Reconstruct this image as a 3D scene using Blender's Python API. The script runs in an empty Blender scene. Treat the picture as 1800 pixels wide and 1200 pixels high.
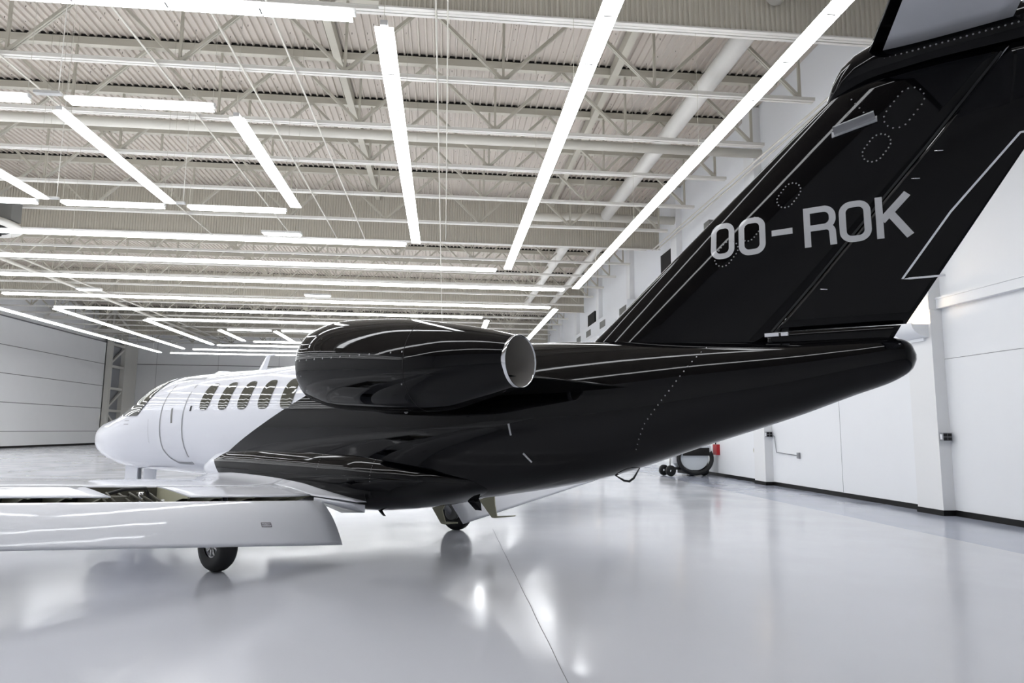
import bpy, math, random
from math import sin, cos, pi, radians, sqrt
from mathutils import Vector, Matrix
random.seed(7)
S = bpy.context.scene
COL = S.collection

# ------------------------------------------------------------------ camera, world, exposure
FPX, YAW, PITCH, ROLL, EYE = 1198.65, radians(5.58), radians(7.433), radians(0.498), 1.55
cam_d = bpy.data.cameras.new('camera'); cam = bpy.data.objects.new('camera', cam_d); COL.objects.link(cam)
cam_d.sensor_width = 36.0; cam_d.sensor_fit = 'HORIZONTAL'; cam_d.lens = FPX / 1800 * 36.0
cam_d.clip_start = 0.05; cam_d.clip_end = 400
fw = Vector((sin(YAW)*cos(PITCH), cos(YAW)*cos(PITCH), sin(PITCH)))
r0 = Vector((cos(YAW), -sin(YAW), 0)); u0 = r0.cross(fw)
rt = r0*cos(ROLL) + u0*sin(ROLL); up = rt.cross(fw)
mw = Matrix((rt, up, -fw)).transposed().to_4x4(); mw.translation = Vector((0, 0, EYE))
cam.matrix_world = mw
S.camera = cam
S.view_settings.view_transform = 'Standard'; S.view_settings.look = 'None'
S.view_settings.gamma = 1.0; S.view_settings.use_curve_mapping = False
S.view_settings.exposure = 0.0
LAMP = 14.2
w = bpy.data.worlds.new('world'); S.world = w; w.use_nodes = True
w.node_tree.nodes['Background'].inputs[0].default_value = (0.5, 0.52, 0.55, 1)
w.node_tree.nodes['Background'].inputs[1].default_value = 0.15
S.cycles.max_bounces = 10; S.cycles.diffuse_bounces = 6; S.cycles.glossy_bounces = 5
S.cycles.sample_clamp_indirect = 6.0
S.cycles.use_denoising = True

# ------------------------------------------------------------------ materials
def lin(c):
    return tuple(((x/255)/12.92 if x/255 <= .04045 else ((x/255+.055)/1.055)**2.4) for x in c) + (1,)
def mat(name, rgb, rough=.5, metal=0., spec=.5, coat=0., emit=None, es=0., bump=None, bs=.1, var=0.):
    m = bpy.data.materials.new(name); m.use_nodes = True; nt = m.node_tree; b = nt.nodes['Principled BSDF']
    c = rgb if len(rgb) == 4 else lin(rgb)
    b.inputs['Base Color'].default_value = c
    b.inputs['Roughness'].default_value = rough; b.inputs['Metallic'].default_value = metal
    b.inputs['Specular IOR Level'].default_value = spec; b.inputs['Coat Weight'].default_value = coat
    b.inputs['Coat Roughness'].default_value = .03
    if emit: b.inputs['Emission Color'].default_value = emit; b.inputs['Emission Strength'].default_value = es
    tc = nt.nodes.new('ShaderNodeTexCoord')
    if bump:
        n = nt.nodes.new('ShaderNodeTexNoise'); n.inputs['Scale'].default_value = bump; n.inputs['Detail'].default_value = 2
        nt.links.new(tc.outputs['Object'], n.inputs['Vector'])
        bp = nt.nodes.new('ShaderNodeBump'); bp.inputs['Strength'].default_value = 1; bp.inputs['Distance'].default_value = bs
        nt.links.new(n.outputs['Fac'], bp.inputs['Height']); nt.links.new(bp.outputs['Normal'], b.inputs['Normal'])
        if coat: nt.links.new(bp.outputs['Normal'], b.inputs['Coat Normal'])
    if var:
        n = nt.nodes.new('ShaderNodeTexNoise'); n.inputs['Scale'].default_value = 1.3; n.inputs['Detail'].default_value = 4
        nt.links.new(tc.outputs['Object'], n.inputs['Vector'])
        r = nt.nodes.new('ShaderNodeMapRange'); r.inputs['To Min'].default_value = 1-var; r.inputs['To Max'].default_value = 1+var
        nt.links.new(n.outputs['Fac'], r.inputs['Value'])
        v = nt.nodes.new('ShaderNodeVectorMath'); v.operation = 'SCALE'; v.inputs[0].default_value = c[:3]
        nt.links.new(r.outputs[0], v.inputs['Scale']); nt.links.new(v.outputs[0], b.inputs['Base Color'])
    return m
M = {}
M['wall'] = mat('white_wall_paint', (232, 234, 237), .45, var=.015)
M['wallfar'] = mat('white_panel_paint', (238, 239, 240), .5, var=.02)
M['pil'] = mat('pilaster_paint', (228, 229, 230), .5)
M['deck'] = mat('roof_deck_paint', (186, 178, 169), .6, var=.03)
M['steel'] = mat('cream_steel_paint', (176, 172, 160), .5, var=.02)
M['steel2'] = mat('white_steel_paint', (205, 203, 197), .45)
M['curtain'] = mat('curtain_panel_paint', (180, 175, 163), .6, var=.02)
M['dark'] = mat('dark_void', (14, 13, 12), .8)
M['base'] = mat('black_rubber_base', (12, 12, 13), .5, spec=.25)
M['pipe'] = mat('pipe_paint', (200, 197, 188), .4)
M['duct'] = mat('duct_paint', (205, 203, 198), .35)
M['seam'] = mat('panel_seam', (120, 120, 122), .7)
M['grey'] = mat('grey_metal', (110, 110, 108), .4)
M['lens'] = mat('lamp_lens', (1, 1, 1, 1), .3, emit=(.96, .98, 1.0, 1), es=LAMP)
M['housing'] = mat('lamp_housing', (205, 205, 203), .4)
M['warm'] = mat('warm_lamp', (1, 1, 1, 1), .3, emit=(1.0, .74, .45, 1), es=70)
M['rubber'] = mat('tyre_rubber', (12, 12, 13), .55)
M['alu'] = mat('aluminium', (175, 175, 175), .28, metal=1)
M['chrome'] = mat('polished_metal', (225, 226, 230), .08, metal=1)
M['nozzle_in'] = mat('scorched_metal', (165, 162, 158), .42, metal=.4, bump=3, bs=.01, var=.3)
M['bay'] = mat('beige_primer', (176, 174, 150), .55)
M['bayshade'] = mat('shaded_bay_primer', (70, 68, 58), .6)  # beige primer darkened: shade of the deep, covered bay put into the colour
M['glass'] = mat('dark_window_glass', (70, 70, 62), .03, spec=.4)
M['sealgrey'] = mat('grey_seal', (140, 142, 146), .5)
M['red'] = mat('red_paint', (170, 20, 28), .4)
M['letter'] = mat('silver_grey_letters', (176, 177, 180), .25, coat=.5)
M['rivet'] = mat('rivet_metal', (130, 130, 132), .35, metal=.6)
M['white'] = mat('gloss_white_paint', (218, 220, 226), .08, spec=.6, bump=1.6, bs=.003)
M['flapwhite'] = mat('gloss_white_flap_paint', (222, 224, 230), .08, spec=.5, bump=2.2, bs=.004)
M['black'] = mat('gloss_black_paint', (4, 4, 6), .035, spec=.2, bump=1.7, bs=.0014)
M['ink'] = mat('dark_ink', (45, 18, 32), .5)
M['blackmat'] = mat('black_plastic', (12, 12, 13), .35)
M['cloth'] = mat('white_drum_paint', (215, 220, 224), .3)

def fuselage_paint():
    """white ahead of a slanting line, black behind it (object space)"""
    m = mat('two_tone_gloss_paint', (214, 216, 223), .05, spec=.24, bump=1.7, bs=.0014)
    nt = m.node_tree; b = nt.nodes['Principled BSDF']
    tc = nt.nodes.new('ShaderNodeTexCoord'); sx = nt.nodes.new('ShaderNodeSeparateXYZ')
    nt.links.new(tc.outputs['Object'], sx.inputs[0])
    def mth(op, a, bb):
        n = nt.nodes.new('ShaderNodeMath'); n.operation = op
        for i, v in enumerate((a, bb)):
            if isinstance(v, (int, float)): n.inputs[i].default_value = v
            else: nt.links.new(v, n.inputs[i])
        return n.outputs[0]
    line = mth('ADD', sx.outputs['X'], mth('MULTIPLY', sx.outputs['Z'], 2.27))
    a = mth('LESS_THAN', line, 4.72)
    low = mth('ADD', sx.outputs['X'], mth('MULTIPLY', sx.outputs['Z'], -1.1))
    c = mth('LESS_THAN', low, 1.02)
    blk = mth('MULTIPLY', a, c)
    mx = nt.nodes.new('ShaderNodeMix'); mx.data_type = 'RGBA'
    mx.inputs[6].default_value = lin((214, 216, 223)); mx.inputs[7].default_value = lin((4, 4, 6))
    nt.links.new(blk, mx.inputs[0]); nt.links.new(mx.outputs[2], b.inputs['Base Color'])
    return m
M['two'] = fuselage_paint()

def floor_mat():
    m = mat('epoxy_floor', (176, 178, 184), .12, spec=.38)
    nt = m.node_tree; b = nt.nodes['Principled BSDF']
    tc = nt.nodes.new('ShaderNodeTexCoord'); sx = nt.nodes.new('ShaderNodeSeparateXYZ')
    nt.links.new(tc.outputs['Object'], sx.inputs[0])
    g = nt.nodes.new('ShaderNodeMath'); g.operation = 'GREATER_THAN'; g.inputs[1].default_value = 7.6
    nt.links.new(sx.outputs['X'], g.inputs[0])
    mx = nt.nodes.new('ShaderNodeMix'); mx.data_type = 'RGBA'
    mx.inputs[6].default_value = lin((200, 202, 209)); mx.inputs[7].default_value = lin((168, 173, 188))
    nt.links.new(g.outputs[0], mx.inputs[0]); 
    n = nt.nodes.new('ShaderNodeTexNoise'); n.inputs['Scale'].default_value = .35; n.inputs['Detail'].default_value = 5
    nt.links.new(tc.outputs['Object'], n.inputs['Vector'])
    r = nt.nodes.new('ShaderNodeMapRange'); r.inputs['To Min'].default_value = .93; r.inputs['To Max'].default_value = 1.06
    nt.links.new(n.outputs['Fac'], r.inputs['Value'])
    v = nt.nodes.new('ShaderNodeVectorMath'); v.operation = 'SCALE'
    nt.links.new(mx.outputs[2], v.inputs[0]); nt.links.new(r.outputs[0], v.inputs['Scale'])
    nt.links.new(v.outputs[0], b.inputs['Base Color'])
    r2 = nt.nodes.new('ShaderNodeMapRange'); r2.inputs['To Min'].default_value = .10; r2.inputs['To Max'].default_value = .2
    r2.inputs['From Min'].default_value = .3; r2.inputs['From Max'].default_value = .7
    n2 = nt.nodes.new('ShaderNodeTexNoise'); n2.inputs['Scale'].default_value = .8; n2.inputs['Detail'].default_value = 3
    nt.links.new(tc.outputs['Object'], n2.inputs['Vector']); nt.links.new(n2.outputs['Fac'], r2.inputs['Value'])
    nt.links.new(r2.outputs[0], b.inputs['Roughness'])
    n3 = nt.nodes.new('ShaderNodeTexNoise'); n3.inputs['Scale'].default_value = .7; n3.inputs['Detail'].default_value = 0
    nt.links.new(tc.outputs['Object'], n3.inputs['Vector'])
    bp = nt.nodes.new('ShaderNodeBump'); bp.inputs['Strength'].default_value = 1; bp.inputs['Distance'].default_value = .0006
    nt.links.new(n3.outputs['Fac'], bp.inputs['Height']); nt.links.new(bp.outputs['Normal'], b.inputs['Normal'])
    return m
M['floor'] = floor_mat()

# ------------------------------------------------------------------ mesh builder
class MB:
    def __init__(s): s.v = []; s.f = []; s.sm = []; s.mi = []
    def add(s, vs, fs, smooth=False, mi=0):
        o = len(s.v); s.v += [tuple(p) for p in vs]
        for f in fs: s.f.append([i+o for i in f]); s.sm.append(smooth); s.mi.append(mi)
        return s
    def box(s, x0, x1, y0, y1, z0, z1, mi=0):
        vs = [(x, y, z) for x in (x0, x1) for y in (y0, y1) for z in (z0, z1)]
        return s.add(vs, [(0, 1, 3, 2), (4, 6, 7, 5), (0, 4, 5, 1), (2, 3, 7, 6), (0, 2, 6, 4), (1, 5, 7, 3)], False, mi)
    def beam(s, a, b, w_, h, upv=(0, 0, 1), mi=0):
        a = Vector(a); b = Vector(b); d = (b-a).normalized(); u = Vector(upv)
        if abs(d.dot(u)) > .95: u = Vector((0, 1, 0))
        x = d.cross(u).normalized(); y = x.cross(d).normalized()
        vs = []
        for p in (a, b):
            for sx, sy in ((-1, -1), (1, -1), (1, 1), (-1, 1)): vs.append(p + x*sx*w_/2 + y*sy*h/2)
        return s.add(vs, [(0, 3, 2, 1), (4, 5, 6, 7), (0, 1, 5, 4), (1, 2, 6, 5), (2, 3, 7, 6), (3, 0, 4, 7)], False, mi)
    def tube(s, pts, r, n=10, cap=True, mi=0):
        pts = [Vector(p) for p in pts]; rs = r if isinstance(r, (list, tuple)) else [r]*len(pts)
        rings = []; px = None
        for i, p in enumerate(pts):
            d = (pts[min(i+1, len(pts)-1)] - pts[max(i-1, 0)]).normalized()
            if px is None:
                a = Vector((0, 0, 1)) if abs(d.z) < .9 else Vector((1, 0, 0)); px = d.cross(a).normalized()
            px = (px - d*px.dot(d)).normalized(); py = d.cross(px)
            rings.append([p + (px*cos(2*pi*k/n) + py*sin(2*pi*k/n))*rs[i] for k in range(n)])
        return s.loft(rings, cap, mi=mi)
    def loft(s, rings, cap=True, closed=True, mi=0, smooth=True):
        n = len(rings[0]); vs = [p for r in rings for p in r]; fs = []
        for i in range(len(rings)-1):
            for k in range(n if closed else n-1):
                k2 = (k+1) % n; fs.append((i*n+k, i*n+k2, (i+1)*n+k2, (i+1)*n+k))
        s.add(vs, fs, smooth, mi)
        if cap and closed:
            o = len(s.v)-len(vs)
            s.f.append([o+k for k in range(n)][::-1]); s.sm.append(False); s.mi.append(mi)
            s.f.append([o+(len(rings)-1)*n+k for k in range(n)]); s.sm.append(False); s.mi.append(mi)
        return s
    def rev(s, prof, c=(0, 0, 0), axis='z', n=32, mi=0, smooth=True, cap=False):
        c = Vector(c); rings = []
        for r, t in prof:
            ring = []
            for k in range(n):
                a = 2*pi*k/n
                q = {'z': (r*cos(a), r*sin(a), t), 'x': (t, r*cos(a), r*sin(a)), 'y': (r*sin(a), t, r*cos(a))}[axis]
                ring.append(c + Vector(q))
            rings.append(ring)
        return s.loft(rings, cap, mi=mi, smooth=smooth)
    def dome(s, p, nrm, r):
        p = Vector(p); nrm = Vector(nrm).normalized()
        a = Vector((0, 0, 1)) if abs(nrm.z) < .9 else Vector((1, 0, 0)); x = nrm.cross(a).normalized(); y = nrm.cross(x)
        vs = [p + (x*cos(k*pi/3)+y*sin(k*pi/3))*r for k in range(6)] + [p + nrm*r*.5]
        return s.add(vs, [(k, (k+1) % 6, 6) for k in range(6)], True)
    def build(s, name, m, parent=None, **props):
        me = bpy.data.meshes.new(name); me.from_pydata(s.v, [], s.f)
        ms = m if isinstance(m, (list, tuple)) else [m]
        for x in ms: me.materials.append(x)
        me.polygons.foreach_set('use_smooth', s.sm); me.polygons.foreach_set('material_index', s.mi)
        me.update()
        import bmesh
        bm = bmesh.new(); bm.from_mesh(me); bmesh.ops.recalc_face_normals(bm, faces=bm.faces); bm.to_mesh(me); bm.free()
        o = bpy.data.objects.new(name, me); COL.objects.link(o)
        if parent: o.parent = parent
        for k, v in props.items(): o[k] = v
        return o
def thing(name, label, cat, loc=(0, 0, 0), rz=0, group=None):
    o = bpy.data.objects.new(name, None); COL.objects.link(o); o.location = loc; o.rotation_euler = (0, 0, rz)
    o.empty_display_size = .2
    o['label'] = label; o['category'] = cat
    if group: o['group'] = group
    return o
def tag(o, label, cat, group=None):
    o['label'] = label; o['category'] = cat
    if group: o['group'] = group
    return o
def struct(o): o['kind'] = 'structure'; return o
def kid(src, parent, loc=None):
    c = src.copy(); COL.objects.link(c); c.parent = parent
    if loc is not None: c.location = loc
    return c
def place(o, loc):
    """put a mesh built in world coordinates onto an origin of its own"""
    v = Vector(loc)
    for p in o.data.vertices: p.co -= v
    o.location = v
    return o

# ------------------------------------------------------------------ the hall
XL, XR, Y0, Y1, ZD = -31.0, 9.8, -7.0, 71.7, 11.85
ZC = 9.8
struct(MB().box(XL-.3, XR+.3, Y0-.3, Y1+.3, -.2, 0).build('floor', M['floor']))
# corrugated roof deck: ribs along Y
mb = MB(); x = XL-.2; prof = []
p_ = .2032
while x < XR+.2:
    prof += [(x, 0), (x+.04, 0), (x+.055, .06), (x+.188, .06)]
    x += p_
r1 = [(a, Y0-.2, ZD+b) for a, b in prof]; r2 = [(a, Y1+.2, ZD+b) for a, b in prof]
mb.loft([r1, r2], cap=False, closed=False, smooth=False)
mb.box(XL-.3, XR+.3, Y0-.3, Y1+.3, ZD+.12, ZD+.3)
rs = random.Random(11)
for k in range(2600):      # screw tips poking through the deck
    xx = round(rs.uniform(-20, 9.5)/p_)*p_ + XL % p_ + .12; yy = rs.uniform(8, 40); l_ = rs.uniform(.02, .055)
    mb.box(xx-.005, xx+.005, yy-.005, yy+.005, ZD+.06-.001-l_, ZD+.07, 1)
struct(mb.build('ceiling', [M['deck'], M['dark']]))
# right wall (panels with fine seams)
mb = MB(); mb.box(XR, XR+.25, Y0, Y1, 0, ZD+.2)
mb.box(XR-.006, XR, Y0, Y1, 3.015, 3.022, 1)
mb.box(XR-.006, XR, 16.2, 16.205, 0, 3.0, 2)
struct(mb.build('wall_right', [M['wall'], M['seam'], M['sealgrey']]))
mb = MB(); mb.box(XL, XR, Y1, Y1+.25, 0, ZD+.2)
for k in range(7):
    mb.box(XL+2+6*k, XL+2.02+6*k, Y1-.01, Y1, 0, ZD, 1)
mb.box(XL, XR, Y1-.02, Y1, 7.8, 7.86, 1)
struct(mb.build('wall_back', [M['wallfar'], M['seam']]))
struct(MB().box(XL, XR, Y0-.25, Y0, 0, ZD+.2).build('wall_front', M['wall']))
mb = MB(); mb.box(XL-.25, XL, Y0, Y1, 0, ZD+.2)
struct(mb.build('wall_left', M['wallfar']))
# hangar door on the left wall: big leaf with horizontal seams
mb = MB(); mb.box(XL+.002, XL+.20, 15, 65.0, .05, 9.2)
for z in (1.16, 3.2, 5.22, 7.2): mb.box(XL+.20, XL+.205, 15, 65.0, z, z+.045, 1)
mb.box(XL+.2, XL+.28, 15, 65.0, 9.16, 9.24, 1)
mb.box(XL+.02, XL+.22, 15, 65.0, .0, .15, 2)
struct(mb.build('door_1', [M['wallfar'], M['seam'], M['dark']]))
# dark grey service door on the right wall beyond the last baseboard
mb = MB(); mb.box(XR-.04, XR+.0, 25.0, 27.9, .0, 2.7)
mb.box(XR-.06, XR-.0, 24.9, 25.0, 0, 2.8); mb.box(XR-.06, XR, 27.9, 28.0, 0, 2.8)
struct(mb.build('door_2', M['grey']))
# left lattice column by the far corner
t = thing('lattice_column', 'white lattice steel column at the far end of the hangar door', 'column', (XL+.45, 66.6, 0))
mb = MB()
for y in (-1.35, 1.35): mb.box(-.2, .25, y-.17, y+.17, 0, ZD)
mb.build('post', M['steel2'], t)
mb = MB(); z = .9
k = 0
while z < 9.4:
    mb.box(-.12, .2, -1.3, 1.3, z, z+.22)
    if k % 3 != 2: mb.beam((.05, -1.4 if k % 2 else 1.4, z+.25), (.05, 1.4 if k % 2 else -1.4, z+1.98), .18, .18)
    z += 2.02; k += 1
mb.build('bracing', M['steel2'], t)
MB().box(-.2, -.14, -1.3, 1.3, 0, 9.6).build('back_panel', M['sealgrey'], t)
tag(place(MB().box(XL+.01, XL+.45, 68.4, 71.0, 0, 9.6).build('corner_panel', M['steel2']), (XL+.25, 69.7, 0)),
    'ribbed white panel between the lattice column and the far corner', 'wall panel')
# pilasters, cornice, baseboards
PY = [12.48 + 7.3*k for k in range(-3, 9)]
names = ['in the near corner beside the picture edge', 'nearest to the tail, carrying an outlet box', 'second from the tail, beside the conduit', 'third from the tail, behind the fin',
         'fourth from the tail, beyond the cart', 'fifth from the tail high behind the fin', 'sixth from the tail near the wall duct', 'seventh from the tail', 'eighth from the tail', 'ninth from the tail', 'tenth from the tail', 'eleventh, closest to the far wall']
tn = 1
mb = MB()
for i, y in enumerate(PY):
    hh = 4.35 if 0 else ZD
    o = MB(); o.box(XR-.25, XR, y, y+.72, 0, ZD)
    o.box(XR-.28, XR, y-.02, y+.74, 4.0, 4.28)
    struct(place(o.build('trim_%d' % tn, M['pil']), (XR, y, 0))); tn += 1
    if y < 25: mb.box(XR-.265, XR-.25, y-.015, y+.735, 0, .105); mb.box(XR-.25, XR, y-.015, y, 0, .105)
o = MB()
for i, y in enumerate(PY[:-1]):
    o.box(XR-.12, XR, y+.72, PY[i+1], 4.02, 4.22); o.box(XR-.14, XR, y+.72, PY[i+1], 4.20, 4.24)
struct(o.build('trim_%d' % tn, M['wall'])); tn += 1
for i, y in enumerate(PY[:-1]):
    a, b = y+.735, min(PY[i+1]-.015, 24.9)
    if b > a: mb.box(XR-.018, XR, a, b, 0, .11)
struct(mb.build('baseboard_right', M['base']))
struct(MB().box(XL, XR, Y1-.03, Y1, 0, .12).build('baseboard_back', M['base']))
# floor joint (saw cut)
mb = MB(); prev = None
for i in range(60):
    y = 1.5 + i*.16
    mb.box(.798+.002*sin(i*.9), .803+.002*sin(i*.9), y, y+.16, .0004, .0016)
struct(mb.build('trim_%d' % tn, M['seam'])); tn += 1

# ------------------------------------------------------------------ roof trusses
NX = [8.65 - 3.71*k for k in range(0, 12)]         # bottom panel points
def chord_bottom():
    return MB().box(XL+.3, 9.0, -.09, -.015, -.07, .0).box(XL+.3, 9.0, .015, .09, -.07, .0).box(XL+.3, 9.0, -.10, .10, 0, .015)
def chord_top():
    m_ = MB().box(XL+.2, 9.45, -.10, .10, 1.985, 2.0); m_.box(XL+.2, 9.45, -.09, .09, 1.80, 1.985)
    return m_
def diag(s):    # from bottom node up to the top chord
    m_ = MB(); m_.beam((0, -.03, .02), (s*1.855, -.03, 1.84), .045, .07); m_.beam((0, .03, .02), (s*1.855, .03, 1.84), .045, .07); return m_
def vert(): return MB().box(-.03, .03, -.03, .03, .02, 1.84)
TY = [9.9, 12.74, 15.3, 18.0, 20.68, 23.55, 26.6, 29.5] + [32.3 + 2.82*k for k in range(17)]
ordn = ['nearest', 'second nearest', 'third nearest', 'fourth nearest', 'fifth nearest', 'sixth nearest', 'seventh nearest', 'eighth nearest', 'ninth nearest', 'tenth nearest',
        'eleventh nearest', 'twelfth nearest', 'thirteenth nearest', 'fourteenth nearest', 'fifteenth nearest', 'sixteenth nearest', 'seventeenth nearest', 'eighteenth nearest',
        'nineteenth nearest', 'twentieth nearest', 'fifth farthest', 'fourth farthest', 'third farthest', 'second farthest', 'farthest']
protos = {}
TYV = [y for y in TY if y < Y1-1.0]
for i, y in enumerate(TYV):
    nm = ordn[i] if i < 20 else ordn[-(len(TYV)-i)]
    t = thing('roof_truss', '%s of the cream steel roof trusses spanning under the roof deck' % nm, 'roof truss', (0, y, ZC), 0, 'roof trusses')
    if not protos:
        protos['bc'] = chord_bottom().build('bottom_chord', M['steel2'], t); protos['tc'] = chord_top().build('top_chord', M['steel'], t)
        protos['cl'] = MB().box(XL+.2, 9.35, -.03, .03, 2.0, 2.13).build('deck_closure', M['dark'], t)
        protos['dp'] = diag(1).build('diagonal_web', M['steel'], t); protos['dm'] = diag(-1).build('diagonal_web', M['steel'], t)
        protos['v'] = vert().build('vertical_web', M['steel'], t)
        for o in (protos['dp'], protos['dm'], protos['v']): o.location = (NX[0], 0, 0)
        protos['dp'].location = (NX[1], 0, 0)
        first = True
    else:
        first = False
        kid(protos['bc'], t); kid(protos['tc'], t); kid(protos['cl'], t)
    if i < 9 or first:
        for k, x in enumerate(NX):
            if x < XL+1: continue
            if not (first and k == 1) and x+1.855 < 9.3: kid(protos['dp'], t, (x, 0, 0))
            if not (first and k == 0): kid(protos['dm'], t, (x, 0, 0)); kid(protos['v'], t, (x, 0, 0))
    else:
        if 'web' not in protos:
            m_ = MB()
            for x in NX:
                if x < XL+1: continue
                for s_ in (1, -1):
                    if x+s_*1.855 < 9.3: m_.beam((x, 0, .02), (x+s_*1.855, 0, 1.84), .09, .07)
                m_.box(x-.03, x+.03, -.03, .03, .02, 1.84)
            protos['web'] = m_.build('web_members', M['steel'], t)
        else: kid(protos['web'], t)

# corrugated draft curtains hanging from the deck
cx = {0: (-1.45, 'hanging above the aircraft tail, closest to the camera'), 1: (XL+.3, 'second from the camera, behind the first lamp group'), 2: (XL+.3, 'third from the camera'), 3: (XL+.3, 'farthest from the camera')}
for i in range(4):
    y = [12.56, 29.33, 46.22, 63.1][i]; xa = cx[i][0]
    m_ = MB(); pr = []; x = xa
    while x < 9.5:
        pr += [(x, 0), (x+.04, 0), (x+.055, .03), (x+.095, .03)]; x += .11
    m_.loft([[(a, y+b, ZC-.04) for a, b in pr], [(a, y+b, ZD) for a, b in pr]], cap=False, closed=False, smooth=False)
    m_.loft([[(a, y+b+.035, ZC-.04) for a, b in pr], [(a, y+b+.035, ZD) for a, b in pr]], cap=False, closed=False, smooth=False)
    o = m_.build('draft_curtain', M['curtain']); place(o, (0, y, ZC))
    tag(o, 'corrugated cream draft curtain, %s' % cx[i][1], 'ceiling curtain', 'draft curtains')
    MB().box(xa, 9.6, -.02, .07, -.075, -.04).build('edge_rail', M['steel2'], o)
# curtain from deck beside hangar door (end frames)
for y, nmx in ((46.8, 'nearer'), (54.7, 'middle'), (62.3, 'farther')):
    m_ = MB(); m_.box(-1.6, 1.6, -.1, .1, -.1, .1); m_.beam((-1.5, 0, 0), (0, 0, 1.88), .15, .15); m_.beam((1.5, 0, 0), (0, 0, 1.88), .15, .15); m_.box(-.08, .08, -.08, .08, 0, 1.985)
    o = m_.build('knee_brace', M['steel2']); o.location = (XL+2.0, y, 9.85); tag(o, 'white triangular steel brace above the hangar door, %s of three' % nmx, 'steel brace', 'door braces')

# pipes and ducts
def pipe(name, pts, r, label, cat, m='pipe', group=None, n=12):
    o = MB().tube(pts, r, n).build(name, M[m]); place(o, pts[0]); return tag(o, label, cat, group)
pipe('roof_pipe', [(XL+.5, 19.2, 9.72+.32), (9.5, 19.2, 9.72+.32)], .14, 'thick cream pipe crossing the roof between the second and third trusses in view', 'pipe')
pipe('roof_pipe', [(3.4, 27.2, 10.35), (4.6, 27.2, 10.35), (5.0, 27.25, 10.45), (9.6, 27.3, 10.45)], .17, 'cream pipe with a bend in front of the second draft curtain', 'pipe')
pipe('roof_pipe', [(5.6, 12.2, 10.9), (9.5, 12.2, 10.9)], .13, 'thick cream pipe at the top edge beside the tail, in front of the nearest curtain', 'pipe')
pipe('air_duct', [(6.62, 12.9, 10.5), (6.55, 27.0, 10.5)], .24, 'round white air duct running away above the trusses right of the middle lamp row', 'duct', 'duct', n=20)
pipe('air_duct', [(6.62, 8.0, 10.5), (6.62, 12.5, 10.5)], .2, 'round white duct stub ending at the nearest curtain', 'duct', 'duct', n=20)
pipe('air_duct', [(5.55, 29.8, 10.3), (5.5, 46.0, 10.3)], .24, 'round white air duct beyond the second curtain, left one of two', 'duct', 'duct', n=16)
pipe('air_duct', [(7.25, 29.8, 10.3), (7.25, 46.0, 10.3)], .18, 'round white air duct beyond the second curtain, right one of two', 'duct', 'duct', n=16)
pipe('sprinkler_main', [(-.33, 3, 9.70), (-.33, 70, 9.70)], .02, 'thin white pipe running away straight above the engine, lower of the pair', 'pipe')
pipe('sprinkler_main', [(-.1, 3, 9.72), (-.1, 29, 9.72)], .014, 'thin white pipe beside the one above the engine, upper of the pair', 'pipe')
for x_, q in ((-3.57, 'rightmost'), (-4.75, 'second from the right'), (-6.62, 'middle'), (-9.95, 'leftmost')):
    pipe('sprinkler_pipe', [(x_, 4, 9.68), (x_, 29.2, 9.68)], .022, 'thin white sprinkler pipe above the left lamp group, %s of four' % q, 'pipe', group='sprinkler pipes', n=8)
pipe('sprinkler_pipe', [(-21.5, 30.5, 9.6), (-21.5, 70, 9.6)], .09, 'white pipe running diagonally to the far left corner, lower of two', 'pipe')
pipe('sprinkler_pipe', [(-20.7, 30.5, 9.68), (-20.7, 70, 9.68)], .05, 'white pipe running diagonally to the far left corner, upper of two', 'pipe')
pipe('wall_pipe', [(9.12, 5, 9.62), (9.12, 29.0, 9.62)], .03, 'thin white pipe along the top of the right wall, left of the pair', 'pipe')
pipe('wall_pipe', [(9.3, 5, 9.62), (9.3, 29.0, 9.62)], .03, 'thin white pipe along the top of the right wall, right of the pair', 'pipe')
# channels under deck (thin longitudinal beams)
for x_, q in ((-3.1, 'left of'), (4.6, 'right of')):
    o = MB().box(x_-.1, x_+.1, 14, 30, ZD-.32, ZD-.0).build('deck_beam', M['steel']); place(o, (x_, 14, ZD))
    tag(o, 'short cream beam under the roof deck %s the engine' % q, 'beam')
# wall duct with grilles, louvres
o = thing('wall_duct', 'white ledge duct high on the right wall with a row of grey grilles', 'duct', (XR-.35, 34, 7.5))
MB().box(-.15, .35, 0, 30, 0, .85).build('casing', M['wall'], o)
for k, yy in enumerate((.2, 4.9, 8.9, 12.2)):
    MB().box(-.165, -.15, yy, yy+1.4, .2, .6).build('grille', M['grey'], o)
o = MB().box(XR-.12, XR-.001, 28.2, 29.6, 8.35, 9.5).build('louvre', M['dark']); tag(place(o, (XR-.3, 28.4, 8.2)), 'dark louvre high on the right wall, beside the fin edge', 'louvre', 'wall louvres')
o = MB().box(XR-.12, XR-.001, 43.5, 45.6, 8.5, 9.4).build('louvre', M['dark']); tag(place(o, (XR-.3, 43.5, 8.5)), 'small dark louvre high on the right wall above the ledge duct', 'louvre', 'wall louvres')
for k, yy in enumerate((14.9, 17.7, 20.6, 23.4)):
    o = MB().box(XR-.4, XR, -.25, .25, -.15, .15)
    o = o.build('wall_bracket', M['grey']); o.location = (0, yy, 9.05)
    tag(o, 'small grey bracket on the right wall under the roof, %s from the tail fin' % ['nearest', 'second', 'third', 'fourth'][k], 'bracket', 'wall brackets')

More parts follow.
